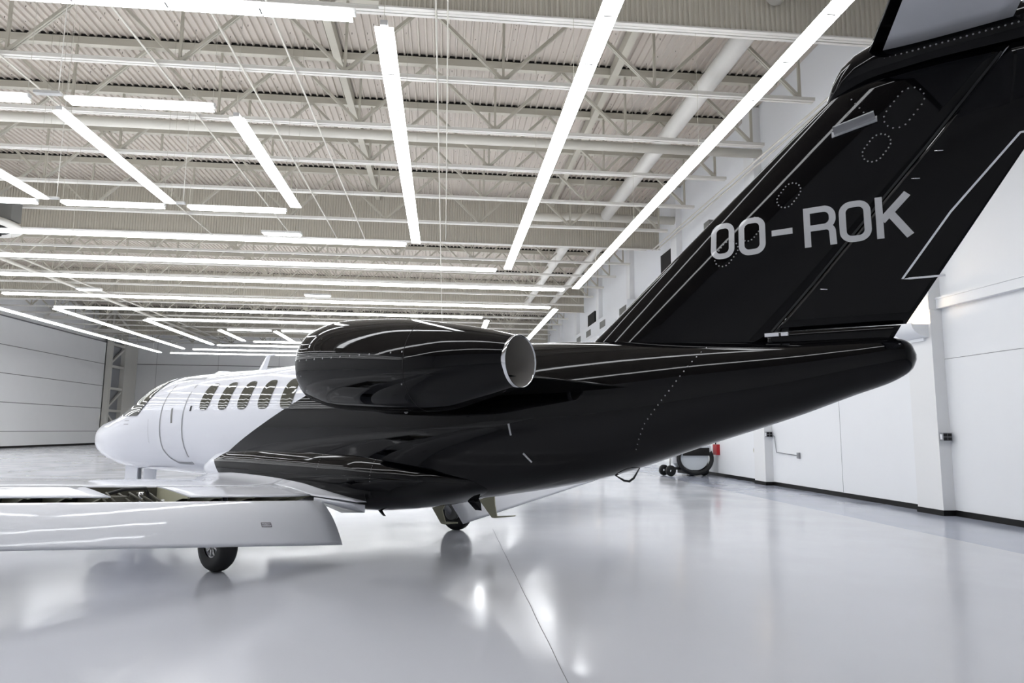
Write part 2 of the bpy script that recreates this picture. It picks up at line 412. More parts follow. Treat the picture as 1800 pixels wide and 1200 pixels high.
# ------------------------------------------------------------------ lamp rows
ZL = 7.09
def lamp_row(axis, const, a, b, label, gap=0, group='hanging lamp rows', z=ZL, hang=True, hw=.05):
    n = max(1, round(abs(b-a)/1.225)); L = (b-a)/n
    loc = (a, const, z) if axis == 'x' else (const, a, z)
    t = thing('lamp_row', label, 'ceiling lamp', loc, 0 if axis == 'x' else pi/2, group)
    MB().box(-.04, (b-a)+.04, -hw, hw, .013, .085).build('housing', M['housing'], t)
    p = None
    for k in range(n):
        if p is None: p = MB().box(.012, L-.012, -.13, .13, -.012, .012).build('lamp_lens', M['lens'], t)
        else: kid(p, t, (k*L, 0, 0))
        if k: 
            if k == 1: q = MB().box(-.011, .011, -.06, .06, -.024, -.013).build('lens_clip', M['grey'], t); q.location = (L, 0, 0)
            else: kid(q, t, (k*L, 0, 0))
    if hang:
        r_ = None
        for k in range(0, n+1, 4 if n > 4 else max(1, n)):
            if r_ is None: r_ = MB().tube([(0, 0, .08), (0, 0, ZD-z+.02)], .004, 6).build('hanger_rod', M['steel'], t)
            else: kid(r_, t, (k*L, 0, 0))
    return t
R = [
 # Y-running rows
 ('y', -.95, 8.97, 20.06, 'lamp row running away above the engine, left of the two long middle rows'),
 ('y', 2.07, 5.9, 23.0, 'long lamp row running away above the engine nozzle, middle of the three on the right'),
 ('y', 5.01, 3.2, 25.9, 'long lamp row running away towards the fin, rightmost in view'),
 ('y', -3.84, 12.1, 17.1, 'short slanting lamp row at upper left, right one of the inner pair'),
 ('y', -6.9, 12.2, 17.17, 'short slanting lamp row at upper left, left one of the inner pair'),
 ('y', -9.9, 12.2, 17.2, 'short slanting lamp row cut by the left picture edge'),
 ('y', -12.9, 12.2, 17.2, 'lamp row left of the picture, fourth of the inner rows'),
 ('y', -15.8, 8.9, 20.2, 'lamp row left of the picture, fifth from the engine'),
 ('y', -18.5, 5.9, 23.0, 'lamp row left of the picture, sixth from the engine'),
 ('y', -21.2, 3.2, 52.9, 'longest lamp row in front of the hangar door top'),
 ('y', -18.5, 33.9, 50.0, 'second lamp row from the hangar door, running to the far end'),
 ('y', -15.6, 36.8, 47.2, 'third lamp row from the hangar door, above the cockpit'),
 ('y', -12.9, 40.1, 44.9, 'short far lamp row above the cabin, left of the inner pair'),
 ('y', -9.8, 40.1, 44.9, 'short far lamp row above the cabin, right of the inner pair'),
 ('y', -6.9, 40.1, 44.9, 'short far lamp row hidden behind the engine, left one'),
 ('y', -3.84, 40.1, 44.9, 'short far lamp row hidden behind the engine, right one'),
 ('y', -.95, 36.8, 47.2, 'far lamp row hidden behind the engine top'),
 ('y', 2.05, 34.3, 50.0, 'far lamp row peeking above the engine'),
 ('y', 4.98, 30.6, 52.9, 'far lamp row running away just right of the engine nozzle'),
 # X-running rows
 ('x', 8.75, -12.2, -1.35, 'lamp row across the top left picture edge'),
 ('x', 11.77, -12.2, -10.2, 'inner lamp rung far left outside the picture, near one'),
 ('x', 11.77, -9.62, -7.2, 'inner lamp rung cut by the left picture edge, near one'),
 ('x', 11.77, -6.55, -4.15, 'inner lamp rung at upper left, near one, above the slanting pair'),
 ('x', 17.5, -12.7, -10.25, 'inner lamp rung cut by the left picture edge, far one'),
 ('x', 17.5, -9.62, -7.2, 'inner lamp rung at left, far one, left of the slanting pair'),
 ('x', 17.5, -6.58, -4.2, 'inner lamp rung at left, far one, between the slanting pair ends'),
 ('x', 20.35, -15.6, -1.28, 'lamp row crossing the hall, first of the long cross rows'),
 ('x', 23.3, -18.3, 1.69, 'lamp row crossing the hall, second of the long cross rows'),
 ('x', 26.3, -21.0, 4.62, 'lamp row crossing the hall, third of the long cross rows'),
 ('x', 30.3, -18.67, 4.68, 'lamp row crossing the hall, fourth of the long cross rows'),
 ('x', 33.5, -18.3, 1.78, 'lamp row crossing the hall, fifth of the long cross rows'),
 ('x', 36.6, -15.4, -1.2, 'lamp row crossing the hall, sixth of the long cross rows'),
 ('x', 39.9, -12.4, -10.0, 'far inner lamp rung above the cabin, left one'),
 ('x', 39.9, -9.4, -7.1, 'far inner lamp rung above the cabin, right one'),
 ('x', 39.9, -6.5, -4.1, 'far inner lamp rung hidden behind the engine'),
 ('x', 45.3, -12.4, -4.1, 'far inner lamp row above the cabin roof'),
 ('x', 47.6, -15.4, -1.2, 'third farthest cross lamp row above the cabin'),
 ('x', 50.5, -18.0, 1.8, 'second farthest cross lamp row above the cabin'),
 ('x', 53.3, -20.6, 4.7, 'farthest cross lamp row, in front of the far wall'),
 # near rows above the camera, then unseen rows added as fill light
 ('x', 5.9, -18.3, 1.8, 'lamp row across the hall just in front of the camera, above the picture'),
 ('x', 3.0, -20.6, 4.7, 'lamp row across the hall right above the camera'),
 ('x', 64.0, -13.0, 7.6, 'added fill lamp row hidden behind the engine, nearest'),  # three unseen rows added to brighten the far wall
 ('x', 66.5, -13.5, 7.6, 'added fill lamp row hidden behind the engine, middle'),
 ('x', 69.0, -14.0, 7.6, 'added fill lamp row hidden behind the engine, farthest'),
 ('y', -23.9, 2.0, 37.6, 'added fill lamp row left of the picture in front of the hangar door, first'),  # three off-frame rows added to brighten the hangar door
 ('y', -26.4, 2.0, 41.5, 'added fill lamp row left of the picture in front of the hangar door, second'),
 ('y', -28.6, 2.0, 45.0, 'added fill lamp row left of the picture in front of the hangar door, closest to it'),
]
for r in R: lamp_row(r[0], r[1], r[2], r[3], r[4])
lamp_row('x', 22.3, -6.0, -4.82, 'single short lamp hanging above the cross rows, left of the engine', z=7.84, group='single hanging lamps', hw=.15)
lamp_row('x', 30.0, -15.55, -14.65, 'single short lamp at the far left just above the fourth cross row', z=7.3, group='single hanging lamps', hw=.15)
lamp_row('x', 30.0, -6.15, -5.1, 'single short lamp just above the fourth cross row, over the engine', z=7.3, group='single hanging lamps', hw=.15)
# bare channel ends that join rows at the corners
for (x0, x1, y, q) in ((-7.09, -6.66, 11.77, 'between the two near inner rungs'), (-7.09, -6.68, 17.5, 'between the two far inner rungs'), (-10.15, -9.72, 17.5, 'at the left picture edge')):
    o = MB().box(x0, x1, y-.05, y+.05, ZL+.10, ZL+.15).build('lamp_channel', M['housing']); place(o, ((x0+x1)/2, y, ZL+.1))
    MB().tube([((x1-x0)/2-.05, 0, .05), ((x1-x0)/2-.05, 0, ZD-ZL-.08)], .007, 6).build('hanger_rod', M['steel2'], o)
    tag(o, 'bare grey lamp channel %s' % q, 'lamp channel', 'lamp channels')
# round unit heater at the left edge
t = thing('ceiling_heater', 'round cream ceiling heater with dark burner hanging at the left picture edge', 'heater', (-17.5, 26.0, 8.6))
MB().rev([(.3, .7), (.9, .62), (1.6, .4), (1.72, .28), (1.65, .2), (1.2, .22), (.5, .3), (.0, .32)], n=40).build('reflector', M['steel2'], t)
MB().rev([(.0, .1), (.9, .12), (1.3, .2), (1.3, .26), (0, .3)], n=24).build('burner', M['dark'], t)
MB().box(.75, 1.65, -.3, .3, .42, 1.15).build('fan_box', M['grey'], t)
mb = MB()
for a in (0, 1.2, -1.1): mb.tube([(1.1*cos(a), 1.1*sin(a), .2), (1.15*cos(a), 1.15*sin(a), -.15)], .06, 8)
mb.build('nozzle', M['dark'], t)
MB().tube([(0, 0, .7), (0, 0, 2.9)], .04, 8).build('hanger_pole', M['steel2'], t)

# ------------------------------------------------------------------ wall sconces (warm up-lights) and boxes
def sconce(y, q):
    t = thing('wall_sconce', 'white half-round wall sconce with warm up-light, %s' % q, 'wall lamp', (XR-.25, y, 3.72), 0, 'warm wall sconces')
    m_ = MB(); rings = []
    for k in range(9):
        a = pi/2*k/8; rings.append([(-.30*sin(a)-.0, s_*.30*sqrt(max(0, 1))*1, -.26*cos(a)) for s_ in (-1, 1)])
    n = len(rings)
    vs = [(0, -.28, 0)] + [(-.34*sin(pi*k/12), -.28, .0-.22*sin(pi*k/12)-.0) for k in range(0)]
    # quarter-cylinder bowl
    R1 = [(-.36*cos(a), -.26*sin(a)) for a in [i*pi/2/8 for i in range(9)]]
    A = [(x_, -.3, z_) for x_, z_ in R1]; B = [(x_, .3, z_) for x_, z_ in R1]
    m_.loft([A, B], cap=False, closed=False)
    for yy in (-.3, .3): m_.add([(x_, yy, z_) for x_, z_ in R1] + [(0, yy, 0)], [tuple(range(10))])
    m_.box(-.36, -.345, -.3, .3, -.01, .03)
    m_.build('bowl', M['wall'], t)
    MB().box(-.26, -.06, -.2, .2, -.03, -.01).build('lamp_glass', M['warm'], t)
    MB().box(-.05, 0, -.2, .2, -.32, -.2).build('mount', M['wall'], t)
for y, q in ((PY[3]+.36, 'behind the tail cone tip'), (PY[4]+.36, 'hidden behind the fin'), (PY[5]+.36, 'behind the rear fuselage top'), (PY[6]+.36, 'far along the right wall'), (PY[7]+.36, 'farther along the right wall'), (PY[8]+.36, 'farthest along the right wall')):
    sconce(y, q)
def outlet(x, y, z, label):
    t = thing('outlet_box', label, 'outlet box', (x, y, z), 0, 'outlet boxes')
    MB().box(-.09, .09, -.09, 0, -.08, .08).build('casing', M['sealgrey'], t)
    p = None
    for a in (-.045, .045):
        for b in (-.036, .036):
            if p is None: p = MB().box(-.036, .036, -.10, -.09, -.028, .028).build('socket', M['base'], t); p.location = (a, 0, b)
            else: kid(p, t, (a, 0, b))
    MB().box(-.10, -.09, -.07, -.02, -.05, .05).build('side_cover', M['wall'], t)
outlet(XR-.13, PY[3], 1.5, 'grey outlet box with four sockets on the nearest pilaster')
outlet(XR-.13, PY[4], 1.5, 'grey outlet box with four sockets on the farther pilaster by the conduit')
o = MB().tube([(XR-.04, PY[4]-.05, 1.5), (XR-.03, PY[4]-.2, 1.44), (XR-.03, PY[4]-.28, .98), (XR-.03, PY[4]-1.5, .93)], .012, 8).build('conduit', M['sealgrey']); place(o, (XR-.03, PY[4]-.3, .93))
tag(o, 'thin grey conduit bending from the farther outlet box along the wall', 'conduit')
MB().box(-.03, .02, -1.3, -1.2, -.08, .08).build('end_fitting', M['sealgrey'], o)
o = MB().box(XR-.12, XR, 23.75, 24.1, .75, 1.12).build('alarm_box', M['red']); place(o, (XR, 23.9, .75))
tag(o, 'red box on the right wall above the cart', 'alarm box'); MB().box(-.10, -.06, .02, .05, .37, .55).build('bracket', M['base'], o)
o = MB().tube([(XR, 20.9, 1.0), (XR-.05, 20.9, 1.0)], .09, 6).build('wall_plate', M['bay']); place(o, (XR, 20.9, 1.0)); tag(o, 'small yellowish plate on the wall left of the conduit', 'wall plate')

# ------------------------------------------------------------------ service cart
t = thing('service_cart', 'white and black wheeled cart with a hose drum parked by the right wall', 'cart', (8.84, 24.2, 0), radians(10))
mb = MB(); rings = []
for yy in (-.35, .35):
    rings.append([(.55*cos(a), yy, .62+.42*sin(a)) for a in [pi+pi*k/16 for k in range(17)]] + [(.55, yy, .80), (-.55, yy, .80)])
mb.loft(rings, cap=True, smooth=False); mb.build('drum_shell', M['cloth'], t)
mb = MB(); mb.tube([(.66*cos(a), -.40, .62+.52*sin(a)) for a in [pi*.85+pi*1.3*k/20 for k in range(21)]], .075, 10)
mb.build('hose', M['rubber'], t)
MB().box(-.6, .62, -.42, .4, .78, 1.08).build('top_cover', M['cloth'], t)
MB().box(-.5, .55, -.44, -.42, .72, 1.0).build('dark_opening', M['dark'], t)
MB().box(-.9, .5, -.3, .3, .22, .30).box(-.3, .5, -.35, .35, .0+.08, .22).build('chassis', M['blackmat'], t)
MB().box(-.85, -.55, -.3, .3, .45, .9).build('front_box', M['wall'], t)
mb = MB().tube([(-.9, -.2, .2), (-.9, -.2, .75)], .03, 8); mb.build('caster_post', M['alu'], t)
w1 = MB().rev([(.05, -.05), (.17, -.06), (.19, -.03), (.19, .03), (.17, .06), (.05, .05)], axis='y', n=24).build('wheel', M['rubber'], t); w1.location = (-.9, -.25, .19)
w2 = kid(w1, t, (-.9, .25, .19)); w3 = kid(w1, t, (.45, -.2, .19)); w4 = kid(w1, t, (.3, .42, .19))

# ================================================================== THE AIRCRAFT
TH = radians(48.66); FW = Vector((-sin(TH), cos(TH), 0))
PM = Vector((-1.111, 9.503, 0))
jet = thing('business_jet', 'glossy white and black twin-engine business jet with a T-tail', 'aircraft', PM, math.atan2(FW.y, FW.x))
# body stations: x (forward), z top, z bottom, half width
ST = [(7.29, 1.38, 1.29, .04), (7.255, 1.48, 1.19, .14), (7.14, 1.585, 1.09, .28), (6.93, 1.665, 1.0, .41), (6.66, 1.705, .945, .515), (6.3, 1.76, .88, .61),
      (5.8, 1.875, .82, .70), (5.2, 2.094, .803, .77), (4.5, 2.374, .798, .81), (3.5, 2.444, .79, .815), (2.0, 2.457, .78, .815), (.5, 2.504, .76, .815),
      (-.7, 2.54, .74, .80), (-1.8, 2.551, .736, .75), (-2.8, 2.529, .883, .66), (-3.8, 2.483, 1.097, .53), (-4.8, 2.418, 1.428, .40), (-5.6, 2.368, 1.689, .30),
      (-6.1, 2.354, 1.875, .235), (-6.33, 2.347, 1.955, .20), (-6.46, 2.325, 2.02, .16), (-6.53, 2.28, 2.08, .11), (-6.56, 2.20, 2.15, .04)]
NE = 2.2
def cr(p0, p1, p2, p3, t):
    return .5*((2*p1)+(-p0+p2)*t+(2*p0-5*p1+4*p2-p3)*t*t+(-p0+3*p1-3*p2+p3)*t**3)
def station(x):
    x = max(min(x, ST[0][0]), ST[-1][0])
    for i in range(len(ST)-1):
        if ST[i][0] >= x >= ST[i+1][0]: break
    t = (ST[i][0]-x)/(ST[i][0]-ST[i+1][0])
    a, b, c, d = ST[max(i-1, 0)], ST[i], ST[i+1], ST[min(i+2, len(ST)-1)]
    # finite-difference hermite for uneven spacing
    out = []
    h = c[0]-b[0]
    for k in (1, 2, 3):
        m1 = (c[k]-a[k])/(c[0]-a[0]) if a is not b else (c[k]-b[k])/h
        m2 = (d[k]-b[k])/(d[0]-b[0]) if d is not c else (c[k]-b[k])/h
        t2, t3 = t*t, t**3
        out.append((2*t3-3*t2+1)*b[k]+(t3-2*t2+t)*h*m1+(-2*t3+3*t2)*c[k]+(t3-t2)*h*m2)
    return out
def spt(x, a, off=0.):
    zt, zb, w_ = station(x); ca, sa = cos(a), sin(a); zc = (zt+zb)/2; h = (zt-zb)/2
    y = w_*math.copysign(abs(ca)**(2/NE), ca); z = zc + h*math.copysign(abs(sa)**(2/NE), sa)
    n = Vector((0, y/w_**2 if w_ else 0, (z-zc)/h**2)).normalized()
    return Vector((x, y, z)) + n*off
def ang(x, z):
    zt, zb, w_ = station(x); zc = (zt+zb)/2; h = (zt-zb)/2; q = max(-1, min(1, (z-zc)/h))
    return math.asin(math.copysign(abs(q)**(NE/2), q))
def side(x, z, off=.003, s=1):
    p = spt(x, ang(x, z), off); p.y *= s; return p
xs = []
for i in range(len(ST)-1):
    n = 3 if abs(ST[i][0]-ST[i+1][0]) < .5 else 7
    xs += [ST[i][0]+(ST[i+1][0]-ST[i][0])*k/n for k in range(n)]
xs.append(ST[-1][0])
fus = MB().loft([[spt(x, 2*pi*k/96) for k in range(96)] for x in xs]).build('fuselage', M['two'], jet)
def patch(name, rows, m, parent, thick=.0):
    """rows: list of equal-length point rows"""
    n = len(rows[0]); vs = [p for r in rows for p in r]
    fs = [(i*n+k, i*n+k+1, (i+1)*n+k+1, (i+1)*n+k) for i in range(len(rows)-1) for k in range(n-1)]
    return MB().add(vs, fs, True).build(name, m, parent)
def disc(name, xc, zc, w_, h, m, parent, s=1, off=.004, ex=3.2, skew=0, N=28, frame=None):
    """rounded window on the body side, centre xc,zc"""
    vs = []; fs = []
    R_ = (0.0, .5, .8, 1.0)
    for r in R_[1:]:
        for k in range(N):
            a = 2*pi*k/N; u = math.copysign(abs(cos(a))**(2/ex), cos(a))*w_/2*r; v = math.copysign(abs(sin(a))**(2/ex), sin(a))*h/2*r
            vs.append(side(xc+u+skew*v, zc+v, off, s))
    vs.append(side(xc, zc, off, s)); c = len(vs)-1
    for k in range(N): fs.append((c, k, (k+1) % N))
    for j in range(len(R_)-2):
        for k in range(N): fs.append((j*N+k, (j+1)*N+k, (j+1)*N+(k+1) % N, j*N+(k+1) % N))
    return MB().add(vs, fs, True).build(name, m, parent)
for s in (1, -1):
    for xc in (2.58, 2.09, 1.60, 1.11, .61):
        disc('window_frame', xc, 2.015, .285, .415, M['sealgrey'], fus, s, .003)
        disc('cabin_window', xc, 2.015, .27, .40, M['glass'], fus, s, .006)
    # side windshield pane: wedge from nose deck to crown
    rows = []
    zl = [(5.42, 1.735), (4.56, 1.735), (4.38, 1.91), (4.22, 2.2)]
    for k in range(25):
        x = 5.42 - (5.42-4.22)*k/24; zlo = 2.2
        for j in range(len(zl)-1):
            if zl[j][0] >= x >= zl[j+1][0]: zlo = zl[j][1]+(zl[j+1][1]-zl[j][1])*(zl[j][0]-x)/(zl[j][0]-zl[j+1][0])
        a0 = ang(x, zlo); a1 = max(a0+.02, 1.42)
        row = [spt(x, a0+(a1-a0)*i/14, .014) for i in range(15)]
        for p in row: p.y *= s
        rows.append(row)
    patch('windshield_pane', rows, M['glass'], fus)
def strip(path, w_, m, parent, name, off=.0035, s=1):
    """thin band along (x,z) path on the body side"""
    vs = []; fs = []
    for i, (x, z) in enumerate(path):
        x2, z2 = path[min(i+1, len(path)-1)]; x1, z1 = path[max(i-1, 0)]
        d = Vector((x2-x1, 0, z2-z1)).normalized(); n = Vector((-d.z, 0, d.x))*w_/2
        vs += [side(x+n.x, z+n.z, off, s), side(x-n.x, z-n.z, off, s)]
    for i in range(len(path)-1): fs.append((2*i, 2*i+1, 2*i+3, 2*i+2))
    return MB().add(vs, fs, True).build(name, m, parent)
def dens(path, n=10):
    out = []
    for i in range(len(path)-1):
        for k in range(n): t = k/n; out.append((path[i][0]+(path[i+1][0]-path[i][0])*t, path[i][1]+(path[i+1][1]-path[i][1])*t))
    out.append(path[-1]); return out
strip(dens([(3.78, 2.33), (3.78, 1.2), (3.70, 1.08), (3.55, 1.0), (3.12, 1.0), (3.12, 2.33), (3.78, 2.33)]), .035, M['sealgrey'], fus, 'door_seal')
strip(dens([(3.47, 1.85), (3.43, 1.62)]), .05, M['grey'], fus, 'door_handle')
strip(dens([(2.93, 1.88), (2.93, 1.8)]), .05, M['base'], fus, 'sensor_port')
strip(dens([(4.15, 1.68), (4.15, 1.30)]), .006, M['sealgrey'], fus, 'panel_seam')
strip(dens([(5.05, 1.66), (4.85, 1.66)]), .01, M['sealgrey'], fus, 'placard')
strip(dens([(5.05, 1.60), (4.85, 1.60)]), .01, M['sealgrey'], fus, 'placard')
strip(dens([(-2.93, 1.62), (-2.95, 1.50)]), .022, M['letter'], fus, 'static_wick_mark')
strip(dens([(-3.06, 1.32), (-3.13, 1.23)]), .022, M['letter'], fus, 'static_wick_mark')
def rivets(pts, r, parent, nm='rivet_row', s=1):
    m_ = MB()
    for p, n in pts: m_.dome(p, n, r)
    return m_.build(nm, M['rivet'], parent)
def srv(path, n, parent, r=.0055, s=1):
    L = [0.]
    for i in range(len(path)-1): L.append(L[-1]+math.dist(path[i], path[i+1]))
    pts = []
    for k in range(n):
        d = L[-1]*k/(n-1)
        for i in range(len(path)-1):
            if L[i] <= d <= L[i+1]+1e-9: t = (d-L[i])/(L[i+1]-L[i]); break
        x = path[i][0]+(path[i+1][0]-path[i][0])*t; z = path[i][1]+(path[i+1][1]-path[i][1])*t
        p = side(x, z, .0, s); q = side(x, z, .01, s); pts.append((p, q-p))
    return rivets(pts, r, parent)
srv([(-4.9, 2.33), (-4.62, 1.95), (-4.35, 1.62), (-4.22, 1.38)], 22, fus, .008)
# dorsal antennas
MB().loft([[(2.36+dx*1.0, dy, 2.44) for dx, dy in ((.10, 0), (0, .02), (-.12, 0), (0, -.02))], [(2.2+dx*.5, dy*.6, 2.68) for dx, dy in ((.10, 0), (0, .02), (-.12, 0), (0, -.02))]], smooth=False).build('blade_antenna', M['white'], fus)
MB().box(2.02, 2.28, -.012, .012, 2.675, 2.69).build('antenna_cap', M['white'], fus)
MB().rev([(.0, .05), (.1, .04), (.14, 0)], c=(3.4, 0, 2.44), n=16).build('dome_antenna', M['white'], fus)
MB().rev([(.0, .05), (.1, .04), (.14, 0)], c=(4.3, 0, 2.33), n=16).build('dome_antenna', M['white'], fus)
# ventral fins / probes
def blade(x0, x1, y, z, l, sweep, m, nm, par):
    MB().loft([[(x0, y, z), ((x0+x1)/2, y+.012, z), (x1, y, z), ((x0+x1)/2, y-.012, z)],
               [(x0+sweep*.5, y, z-l*.5), ((x0+x1)/2+sweep*.5-.02, y+.01, z-l*.5), (x1+sweep*.45-.0, y, z-l*.5), ((x0+x1)/2+sweep*.5-.02, y-.01, z-l*.5)],
               [(x0+sweep-.05, y, z-l), ((x0+x1)/2+sweep-.05, y+.004, z-l), (x0+sweep-.09, y, z-l), ((x0+x1)/2+sweep-.05, y-.004, z-l)]], smooth=False).build(nm, m, par)
MB().tube([(-3.92, 0, 1.16), (-3.83, 0, 1.10), (-3.92, 0, 1.055), (-3.98, 0, 1.05), (-4.03, 0, 1.085), (-4.11, 0, 1.21), (-3.92, 0, 1.165)], .012, 8).build('tail_tie_down', M['blackmat'], fus)
# ---- belly fairing
def fair(x, k, N=64):
    # stations of the fairing
    T = [(2.75, 1.0, .90, .60), (2.6, 1.16, .76, .73), (2.35, 1.32, .64, .80), (2.0, 1.42, .56, .835), (1.2, 1.46, .51, .855), (0, 1.46, .50, .855), (-.7, 1.44, .53, .835), (-1.3, 1.36, .60, .77), (-1.8, 1.26, .69, .70), (-2.3, 1.13, .82, .50), (-2.8, 1.02, .95, .12)]
    x = max(min(x, T[0][0]), T[-1][0])
    for i in range(len(T)-1):
        if T[i][0] >= x >= T[i+1][0]: break
    t = (T[i][0]-x)/(T[i][0]-T[i+1][0]); t_ = t
    a = [T[i][j]+(T[i+1][j]-T[i][j])*t_ for j in (1, 2, 3)]
    th = 2*pi*k/N; ca, sa = cos(th), sin(th); e = 2/2.3
    return Vector((x, a[2]*math.copysign(abs(ca)**e, ca), (a[0]+a[1])/2+(a[0]-a[1])/2*math.copysign(abs(sa)**e, sa)))
fx = [2.75-5.55*k/60 for k in range(61)]
ff = MB().loft([[fair(x, k) for k in range(64)] for x in fx]).build('belly_fairing', M['two'], jet)
blade(-.55, -.65, 0.25, .62, .14, -.12, M['black'], 'drain_mast', ff)
blade(-1.86, -2.06, 0.05, .80, .17, -.12, M['black'], 'ventral_antenna', fus)
def frow(pts, parent):
    m_ = MB()
    for x, k in pts:
        p = fair(x, k); q = fair(x, k+.1); d = (q-p); n = Vector((0, 1, .15)) if p.z < 1.15 else Vector((0, .8, .6)); m_.dome(p + n.normalized()*.001, n, .005)
    return m_.build('rivet_row', M['rivet'], parent)
frow([(1.9-2.95*k/62, 6.4) for k in range(63)], ff)
frow([(-1.05, 6.2-.62*k) for k in range(12)], ff)
frow([(-.15, 6.2-.62*k) for k in range(9)], ff)
frow([(1.5, 6.2-.62*k) for k in range(5)], ff)

# ---- wings
def wz(x, y, upper):
    c = 1-.062*(y-1); u = (x+.3)/c
    UP = [(-.75, .705), (-.0, .745), (.5, .80), (1.2, .845), (2.0, .85), (2.6, .79), (2.95, .70), (3.05, .64)]
    LO = [(-.75, .69), (0, .63), (.8, .55), (1.6, .50), (2.4, .52), (2.9, .585), (3.05, .64)]
    T = UP if upper else LO
    u = max(min(u, T[-1][0]), T[0][0])
    for i in range(len(T)-1):
        if T[i][0] <= u <= T[i+1][0]: break
    b, cc = T[i], T[i+1]; a = T[max(i-1, 0)]; d = T[min(i+2, len(T)-1)]
    h = cc[0]-b[0]; t = (u-b[0])/h; m1 = (cc[1]-a[1])/(cc[0]-a[0]); m2 = (d[1]-b[1])/(d[0]-b[0]) if i+2 < len(T) else (cc[1]-b[1])/h
    v = (2*t**3-3*t*t+1)*b[1]+(t**3-2*t*t+t)*h*m1+(-2*t**3+3*t*t)*cc[1]+(t**3-t*t)*h*m2
    z = .64+(v-.64)*c+.075*(y-1)
    if upper: z += .12*math.exp(-max(0, y-.8)/.16)*max(0, min(1, (u+.6)/1.0))
    return z
def wx(u, y): return -.3+u*(1-.062*(y-1))
def wing(s):
    g = lambda x, y, up_: (x, s*y, wz(x, y, up_))
    m_ = MB(); us = [3.05-.0, 3.04, 3.0, 2.93, 2.8, 2.6, 2.3, 2.0, 1.6, 1.2, .9, .8]
    rings = []
    ys = [.6, .72, .8, .88, .96, 1.05, 1.2, 1.5, 2, 2.6, 3.3, 4, 4.5, 5.0]
    for y in ys: rings.append([g(wx(u, y), y, True) for u in us] + [g(wx(u, y), y, False) for u in us[::-1][:-1]])
    m_.loft(rings)
    us2 = us + [.5, .2, -.2, -.5, -.75]
    rings = []
    for y in [5.0, 6, 7, 7.9, 8.1]: rings.append([g(wx(u, y), y, True) for u in us2] + [g(wx(u, y), y, False) for u in us2[::-1][:-1]])
    m_.loft(rings)
    # slim tip cap
    wg = m_.build('wing', M['white'], jet)
    def skin(nm, y0, y1, x_f, x_a, upper, mm, th=.012, n=10, xa2=None):
        mm_ = MB(); top = []; bot = []
        for i in range(n+1):
            y = y0+(y1-y0)*i/n; xe = x_a
            if xa2: xe = xa2(y)
            row = []; rb = []
            for k in range(7):
                x = wx(x_f, y)+(xe-wx(x_f, y))*k/6
                z = wz(x, y, upper); row.append((x, s*y, z)); rb.append((x, s*y, z-th if upper else z+th))
            top.append(row); bot.append(rb)
        mm_.loft([r + b[::-1] for r, b in zip(top, bot)])
        return mm_.build(nm, mm, wg)
    skin('upper_skin', .6, 1.02, .8, -.8, True, M['white'], xa2=lambda y: -.30-.55*max(0, min(1, (1.02-y)/.2)))
    skin('upper_skin', 1.02, 2.52, .8, -.27, True, M['white'])
    skin('upper_skin', 3.30, 5.0, .8, -.27, True, M['white'])
    skin('lower_skin', .6, 5.0, .8, -.02, False, M['white'])
    # bay wall (rear spar) and ribs
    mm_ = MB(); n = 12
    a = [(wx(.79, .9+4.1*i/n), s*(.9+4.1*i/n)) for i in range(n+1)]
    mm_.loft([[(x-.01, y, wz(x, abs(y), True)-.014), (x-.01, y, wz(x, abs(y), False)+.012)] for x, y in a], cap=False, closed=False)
    mm_.build('rear_spar', M['bayshade'], wg)
    for y in (1.0, 1.3, 1.75, 2.15, 2.51, 3.31, 3.62, 3.95, 4.4, 4.97):
        mm_ = MB(); pts = []
        for k in range(7): x = wx(.8, y)+(-.22-wx(.8, y))*k/6; pts.append((x, wz(x, y, True)-.013))
        for k in range(7): a_ = k/6; x = -.22+(wx(.8, y)+.12+.22)*a_; zz = wz(x, y, False)+.012; zz += (.11*(1-a_)**1.5 if 1 else 0); pts.append((x, min(zz, wz(x, y, True)-.03)))
        n_ = len(pts)
        mm_.loft([[(x, s*(y-.012), z) for x, z in pts], [(x, s*(y+.012), z) for x, z in pts]], smooth=False)
        mm_.build('cove_rib', M['bay'], wg)
    # mechanisms in the open speed-brake bay
    mm_ = MB(); rng = random.Random(3)
    for k in range(6):
        y = 2.62+.1*k+rng.random()*.05
        mm_.tube([(.42, s*y, .66+.075*(y-1)), (.2+rng.random()*.1, s*(y+.05), .74+.075*(y-1)), (.0, s*(y+.1*rng.random()), .66+.075*(y-1))], .012, 6)
    mm_.box(.12, .34, min(s*2.95, s*3.08), max(s*2.95, s*3.08), .72, .86)
    mm_.build('brake_actuator', M['bayshade'], wg)
    mm_ = MB().tube([(.36, s*2.6, .78), (.2, s*2.75, .92), (.12, s*3.0, .93), (.3, s*3.15, .86)], .018, 8)
    mm_.build('actuator_hose', M['rubber'], wg)
    MB().tube([(.25, s*2.78, .70), (.22, s*2.78, .88)], .025, 8).build('actuator_rod', M['chrome'], wg)
    MB().tube([(.1, s*2.62, .72), (.08, s*2.62, .80)], .02, 8).build('actuator_pin', M['alu'], wg)
    # small root fairing tip behind the flap
    MB().loft([[(-.35, s*.6, .70), (-.35, s*1.03, .74), (-.35, s*1.03, .70), (-.35, s*.6, .52)], [(-.88, s*.7, .66), (-.88, s*.86, .675), (-.88, s*.86, .66), (-.88, s*.7, .57)]]).build('root_fairing_tail', M['white'], wg)
    # flap, lowered
    yin = 1.02 if s > 0 else 1.12
